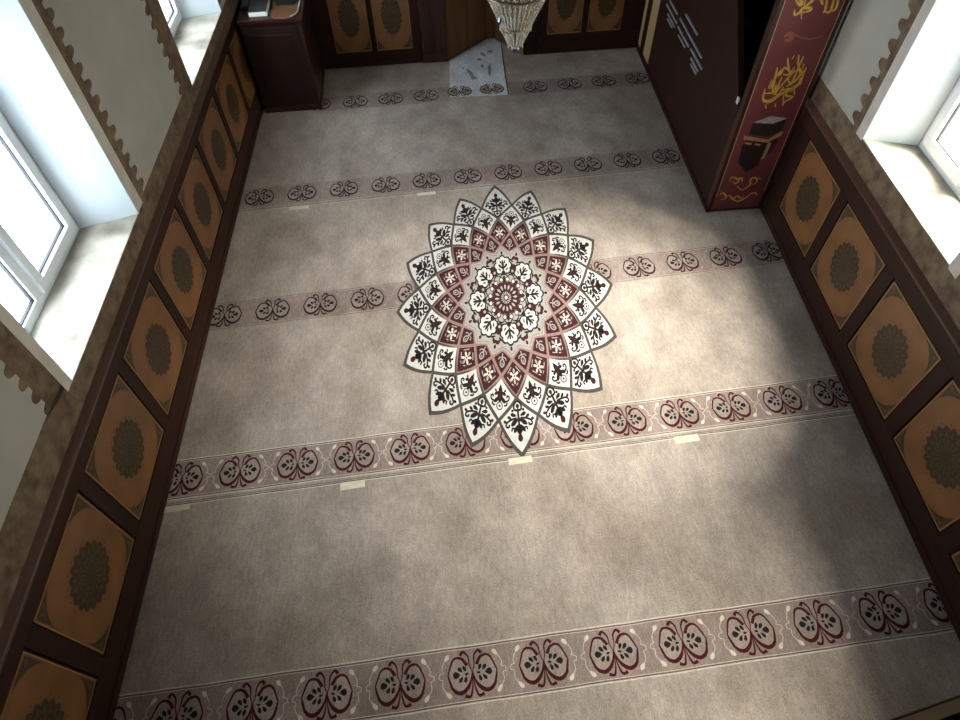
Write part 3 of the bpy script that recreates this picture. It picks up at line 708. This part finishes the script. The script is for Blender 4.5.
# portal
FX0, FX1 = 0.0, .462
mb = MB(); mb.box(FX0, FX0+.024, 0, .06, 0, 2.25, 'rwood'); mb.build('jamb', e, .003)
mb = MB(); mb.box(FX1-.03, FX1, 0, .06, 0, 2.25, 'rwood'); mb.build('jamb', e, .003)
mb = MB(); mb.box(FX0-.015, FX1+.005, -.02, .08, 2.25, 2.40, 'rwood'); mb.box(FX0+.05, FX1-.05, .0, .06, 2.40, 2.52, 'rwood'); mb.build('crown', e, .008)
mb = MB(); mb.box(FX0+.024, FX1-.03, .006, .05, 0, 2.25, 'rwood'); mb.build('door_leaf', e)
mb = MB(); mb.box(.030, .430, .0, .0058, .03, 2.2, 'banner')
bf = Flat(lambda x, z, h: (x-MO[0], -h*.0005, z), mb)
OVAL = [[(4.133, 1.243), (4.14, 1.208), (4.147, 1.129), (4.165, 1.061)], [(4.127, 1.157), (4.125, 1.091)], [(4.153, 1.148), (4.159, 1.095), (4.168, 1.054), (4.135, 1.063)], [(4.173, 1.121), (4.18, 1.074), (4.186, 1.039)], [(4.192, 1.172), (4.192, 1.086), (4.197, 1.039)], [(4.182, 1.25), (4.175, 1.199), (4.166, 1.18)], [(4.182, 1.306), (4.205, 1.255), (4.244, 1.188)], [(4.152, 1.194), (4.187, 1.237), (4.245, 1.201)], [(4.256, 1.239), (4.237, 1.189), (4.191, 1.192)], [(4.252, 1.326), (4.274, 1.257), (4.326, 1.177)], [(4.29, 1.312), (4.287, 1.256), (4.282, 1.14), (4.261, 1.128), (4.243, 1.156)], [(4.317, 1.26), (4.312, 1.145)], [(4.341, 1.234), (4.341, 1.169), (4.349, 1.103)], [(4.223, 1.322), (4.214, 1.298)], [(4.298, 1.23), (4.344, 1.163)], [(4.101, 1.093), (4.115, 1.01), (4.154, 0.993), (4.217, 1.037)], [(4.152, 0.98), (4.192, 0.998), (4.234, 1.043)], [(4.101, 1.059), (4.171, 1.054)], [(4.217, 1.071), (4.279, 1.081), (4.271, 1.034), (4.331, 1.016), (4.294, 0.991), (4.271, 0.965)], [(4.313, 1.078), (4.336, 1.036)], [(4.252, 1.049), (4.283, 0.95)], [(4.148, 0.973), (4.161, 0.937)], [(4.22, 0.975), (4.227, 0.946)]]
TOP = [[(4.106, 1.621), (4.118, 1.59), (4.146, 1.603), (4.16, 1.63), (4.208, 1.625), (4.211, 1.611), (4.163, 1.602)], [(4.156, 1.605), (4.175, 1.56)], [(4.15, 1.708), (4.16, 1.63)], [(4.204, 1.7), (4.2, 1.671), (4.163, 1.635)], [(4.088, 1.682), (4.127, 1.65), (4.14, 1.659), (4.106, 1.691), (4.088, 1.682)]]
TOP2 = [[(4.285, 1.711), (4.311, 1.61), (4.301, 1.595)], [(4.333, 1.713), (4.35, 1.603), (4.319, 1.597)], [(4.363, 1.707), (4.379, 1.616), (4.355, 1.602)], [(4.259, 1.722), (4.259, 1.673), (4.283, 1.642)]]
SMEAR = [[(4.101, 1.448), (4.122, 1.469), (4.152, 1.456), (4.154, 1.429), (4.114, 1.431)], [(4.143, 1.473), (4.203, 1.448), (4.274, 1.428), (4.318, 1.43), (4.367, 1.441)]]
OVAL += [[(4.10, 1.07), (4.11, 1.02), (4.16, 1.0), (4.22, 1.05), (4.23, 1.10)], [(4.15, .99), (4.24, 1.05), (4.30, 1.09), (4.345, 1.13)], [(4.20, 1.08), (4.23, 1.15), (4.27, 1.22)], [(4.25, 1.10), (4.30, 1.14), (4.33, 1.21)], [(4.135, 1.09), (4.145, 1.17), (4.175, 1.23)], [(4.29, 1.06), (4.33, 1.10), (4.33, 1.16)]]
for i_, s_ in enumerate(OVAL): bf.stroke(s_, .012, 'gold', 2 + .3*i_, 5, lambda t: .7+.5*math.sin(PI*t))
for i_, s_ in enumerate(TOP): bf.stroke(s_, .017, 'gold', 2 + .3*i_, 5, fat)
for i_, s_ in enumerate(TOP2): bf.stroke(s_, .014, 'gold', 2 + .3*i_, 5, fat)
bf.stroke(SMEAR[0], .030, 'smear', 2, 5, fat); bf.stroke(SMEAR[1], .010, 'smear', 2, 5, fat)
bf.fill([(4.107, .83), (4.229, .872), (4.357, .845), (4.258, .807)], 'kgrey', 2)
bf.fill([(4.105, .822), (4.258, .806), (4.351, .841), (4.36, .75), (4.263, .699), (4.106, .735)], 'kblack', 2)
bf.fill([(4.084, .648), (4.239, .622), (4.277, .489), (4.272, .438), (4.198, .385), (4.1, .486)], 'kblack2', 1.5)
bf.fill([(4.09, .690), (4.272, .655), (4.355, .715), (4.34, .56), (4.277, .489), (4.12, .6)], 'kblack2', 1)
bf.fill([(4.072, .724), (4.272, .674), (4.361, .742), (4.368, .705), (4.277, .648), (4.079, .686)], 'kband', 3)
bf.stroke([(4.103, .657), (4.156, .646)], .016, 'kband', 3); bf.stroke([(4.182, .641), (4.23, .63)], .014, 'kband', 3)
bf.fill([(4.284, .649), (4.312, .645), (4.305, .51), (4.277, .489)], 'kband', 3)
for s_ in [[(4.086, 0.305), (4.099, 0.346), (4.159, 0.317), (4.15, 0.281), (4.113, 0.303)], [(4.138, 0.319), (4.175, 0.334), (4.197, 0.296)], [(4.169, 0.255), (4.224, 0.214), (4.271, 0.259), (4.26, 0.309), (4.288, 0.33), (4.323, 0.291), (4.298, 0.257)], [(4.306, 0.323), (4.352, 0.311)], [(4.108, 0.148), (4.135, 0.165), (4.167, 0.13), (4.202, 0.153), (4.241, 0.13), (4.256, 0.148)], [(4.047, 0.178), (4.073, 0.195), (4.108, 0.148), (4.073, 0.125)], [(4.169, 0.124), (4.23, 0.099), (4.282, 0.133), (4.306, 0.156)], [(4.30, .16), (4.34, .175), (4.37, .15)]]:
    bf.stroke(s_, .013, 'gold', 2, 5, fat)
bf.stroke([(4.022, .155), (4.022, 2.2)], .006, 'bline', 2, 1); bf.stroke([(4.417, .185), (4.417, 2.2)], .006, 'bline', 2, 1)
bo = mb.build('banner', e); bo['label'] = 'burgundy banner with gold calligraphy and a black cube shrine'
# inlays on the side face, and pale strips painted as its glints
def sidebox(name, t0, t1, z0, z1, m, d=.004, lab=None):
    mb = MB(); sprism([(t0, z0), (t1, z0), (t1, z1), (t0, z1)], -d, .0, m, mb); o = mb.build(name, e)
    if lab: o['label'] = lab
    return o
sidebox('inlay_strip', 2.70, 2.785, .07, 1.15, 'inlay', lab='pale beech inlay strip'); sidebox('inlay_strip', 2.32, 2.54, .07, 1.15, 'inlay', lab='pale beech inlay strip')
for (y0, y1, z) in ((5.147, 5.43, .826), (5.105, 5.49, .764), (5.13, 5.40, .715), (5.207, 5.382, .68), (4.345, 5.053, .83), (4.681, 5.056, .757), (4.768, 4.996, .71), (4.555, 4.937, .918), (4.273, 4.619, .770), (4.343, 4.567, .716), (4.368, 4.533, .679)):
    sidebox('glint_strip', (y0-MO[1])/diry, (y1-MO[1])/diry, z-.008, z+.008, 'glintstrip', .010)
sidebox('latch', .085, .115, .93, .975, 'hook', .012, 'small white latch')

# ------------------------------------------------------------------ chandelier
CC = (2.187, 2.47, 1.905)
e = empty('chandelier', CC, 0, label='crystal chandelier with blue bottom drop hanging over the carpet medallion', cat='chandelier')
zz = lambda z: z-1.905
mb = MB(); mb.torus(.073, .007, 'brass', (0, 0, zz(2.052))); mb.torus(.30, .010, 'brass', (0, 0, zz(2.46))); mb.torus(.17, .006, 'brass', (0, 0, zz(2.215))); mb.torus(.036, .004, 'brass', (0, 0, zz(1.965))); mb.build('ring_frame', e)
mb = MB(); mb.tube([(0, 0, zz(1.95)), (0, 0, zz(3.3))], .009, 'brass'); mb.lathe([(.01, zz(2.5)), (.05, zz(2.56)), (.02, zz(2.64)), (.045, zz(2.72)), (.012, zz(2.8))], 'brass', 20); mb.build('stem', e)
def bead(mb, p, r, m='crystal', k=1.25):
    b = len(mb.v); x, y, z = p
    mb.v += [(x, y, z+r*k)] + [(x+r*math.cos(a), y+r*math.sin(a), z) for a in (0, PI/2, PI, 3*PI/2)] + [(x, y, z-r*k)]
    for i in range(4): j = (i+1) % 4; mb.face([b, b+1+i, b+1+j], m); mb.face([b+5, b+1+j, b+1+i], m)
rng = random.Random(3)
for k in range(36):          # bead strands from the wide ring down to the small one
    a = 2*PI*k/36; mb = MB()
    for q in range(34):
        t = q/33; r = .073 + (.30-.073)*t**1.12; z = zz(2.052) + (.408)*t; bead(mb, (r*math.cos(a), r*math.sin(a), z), .0085, k=1.1)
    mb.build('crystal_strand', e)
for k in range(22):          # lower basket
    a = 2*PI*(k+.5)/22; mb = MB()
    for q in range(8):
        t = q/7; r = .036 + .037*t; z = zz(1.965)+.078*t; bead(mb, (r*math.cos(a), r*math.sin(a), z), .0072, k=1.1)
    mb.build('crystal_strand', e)
for k in range(18):
    a = 2*PI*k/18; mb = MB(); bead(mb, (.30*math.cos(a), .30*math.sin(a), zz(2.42)), .012, k=2.2); bead(mb, (.30*math.cos(a), .30*math.sin(a), zz(2.448)), .007); mb.build('pendant_drop', e)
for k in range(16):
    a = 2*PI*k/16; mb = MB(); bead(mb, (.074*math.cos(a), .074*math.sin(a), zz(2.034)), .007, k=1.6); mb.build('pendant_drop', e)
for k in range(8):
    a = 2*PI*k/8+.3; mb = MB(); bead(mb, (.036*math.cos(a), .036*math.sin(a), zz(1.952)), .007, k=1.6); mb.build('pendant_drop', e)
mb = MB(); bead(mb, (0, 0, zz(1.945)), .020); o = mb.build('crystal_ball', e)
mb = MB(); mb.lathe([(.002, 0), (.013, .012), (.017, .024), (.010, .034), (.003, .040)], 'bluecrystal', 8, sm=False); o = mb.build('bottom_drop', e); o['label'] = 'deep blue crystal drop'
a = 3.5; mb = MB(); bead(mb, (-.086, -.062, zz(2.098)), .009, 'bluecrystal', 2.4); o = mb.build('blue_pendant', e); o['label'] = 'dark blue hanging crystal'
for k in range(8):           # arms with candle sleeves above the ring
    a = 2*PI*k/8; c, s = math.cos(a), math.sin(a); mb = MB()
    mb.tube([(0.02*c, .02*s, zz(2.55)), (.18*c, .18*s, zz(2.47)), (.33*c, .33*s, zz(2.50)), (.36*c, .36*s, zz(2.56))], .006, 'brass'); mb.lathe([(.008, 0), (.03, .012), (.032, .018)], 'brass', 14, (.36*c, .36*s, zz(2.555))); ar = mb.build('arm', e)
    mb = MB(); mb.lathe([(.010, 0), (.010, .075)], 'candle', 12, (.36*c, .36*s, zz(2.573))); mb.lathe([(.006, .0), (.012, .02), (.003, .05)], 'crystal', 10, (.36*c, .36*s, zz(2.648))); mb.build('candle_bulb', ar)
mb = MB()
for k in range(30): mb.torus(.012, .0025, 'brass', (0, 0, zz(3.3)+k*.041), 12, 6)
mb.lathe([(.07, zz(4.6)-.0), (.06, zz(4.6)-.03), (.012, zz(4.6)-.06)], 'brass', 20); mb.build('chain', e)

# ------------------------------------------------------------------ gallery the photograph is taken from
GZ = 1.75
mb = MB(); mb.prism([(-.02, -2.7), (4.2, -2.7), (4.2, -.35), (2.8, -.64), (-.02, -1.17)], GZ-.2, GZ, 'mwood'); tag(mb.build('trim_%d' % (tn[0]+1)), kind='structure')
ra = math.atan(.182); RO = (2.35, -.529, GZ)
e = empty('gallery_railing', RO, ra, label='dark wood gallery railing crossing the bottom right corner', cat='railing')
mb = MB(); mb.box(-2.35, 1.85, -.085, .001, .840, .85, 'dwood'); mb.box(-2.35, 1.85, -.065, -.022, .79, .840, 'dwood'); mb.build('top_rail', e, .003)
mb = MB(); mb.box(-2.35, 1.85, -.015, -.002, .85, .8515, 'railglint'); o = mb.build('rail_highlight', e); o['label'] = 'pale strip painted as the highlight on the rail top'
mb = MB(); mb.box(-2.35, 1.85, -.06, -.02, 0, .05, 'dwood'); mb.build('bottom_rail', e, .004)
for k in range(28):
    x = -2.27+k*.15; mb = MB(); mb.lathe([(.014, .05), (.014, .15), (.024, .25), (.012, .4), (.024, .58), (.014, .68), (.014, .80)], 'rwood', 12, (x, -.04, 0)); mb.build('baluster', e)
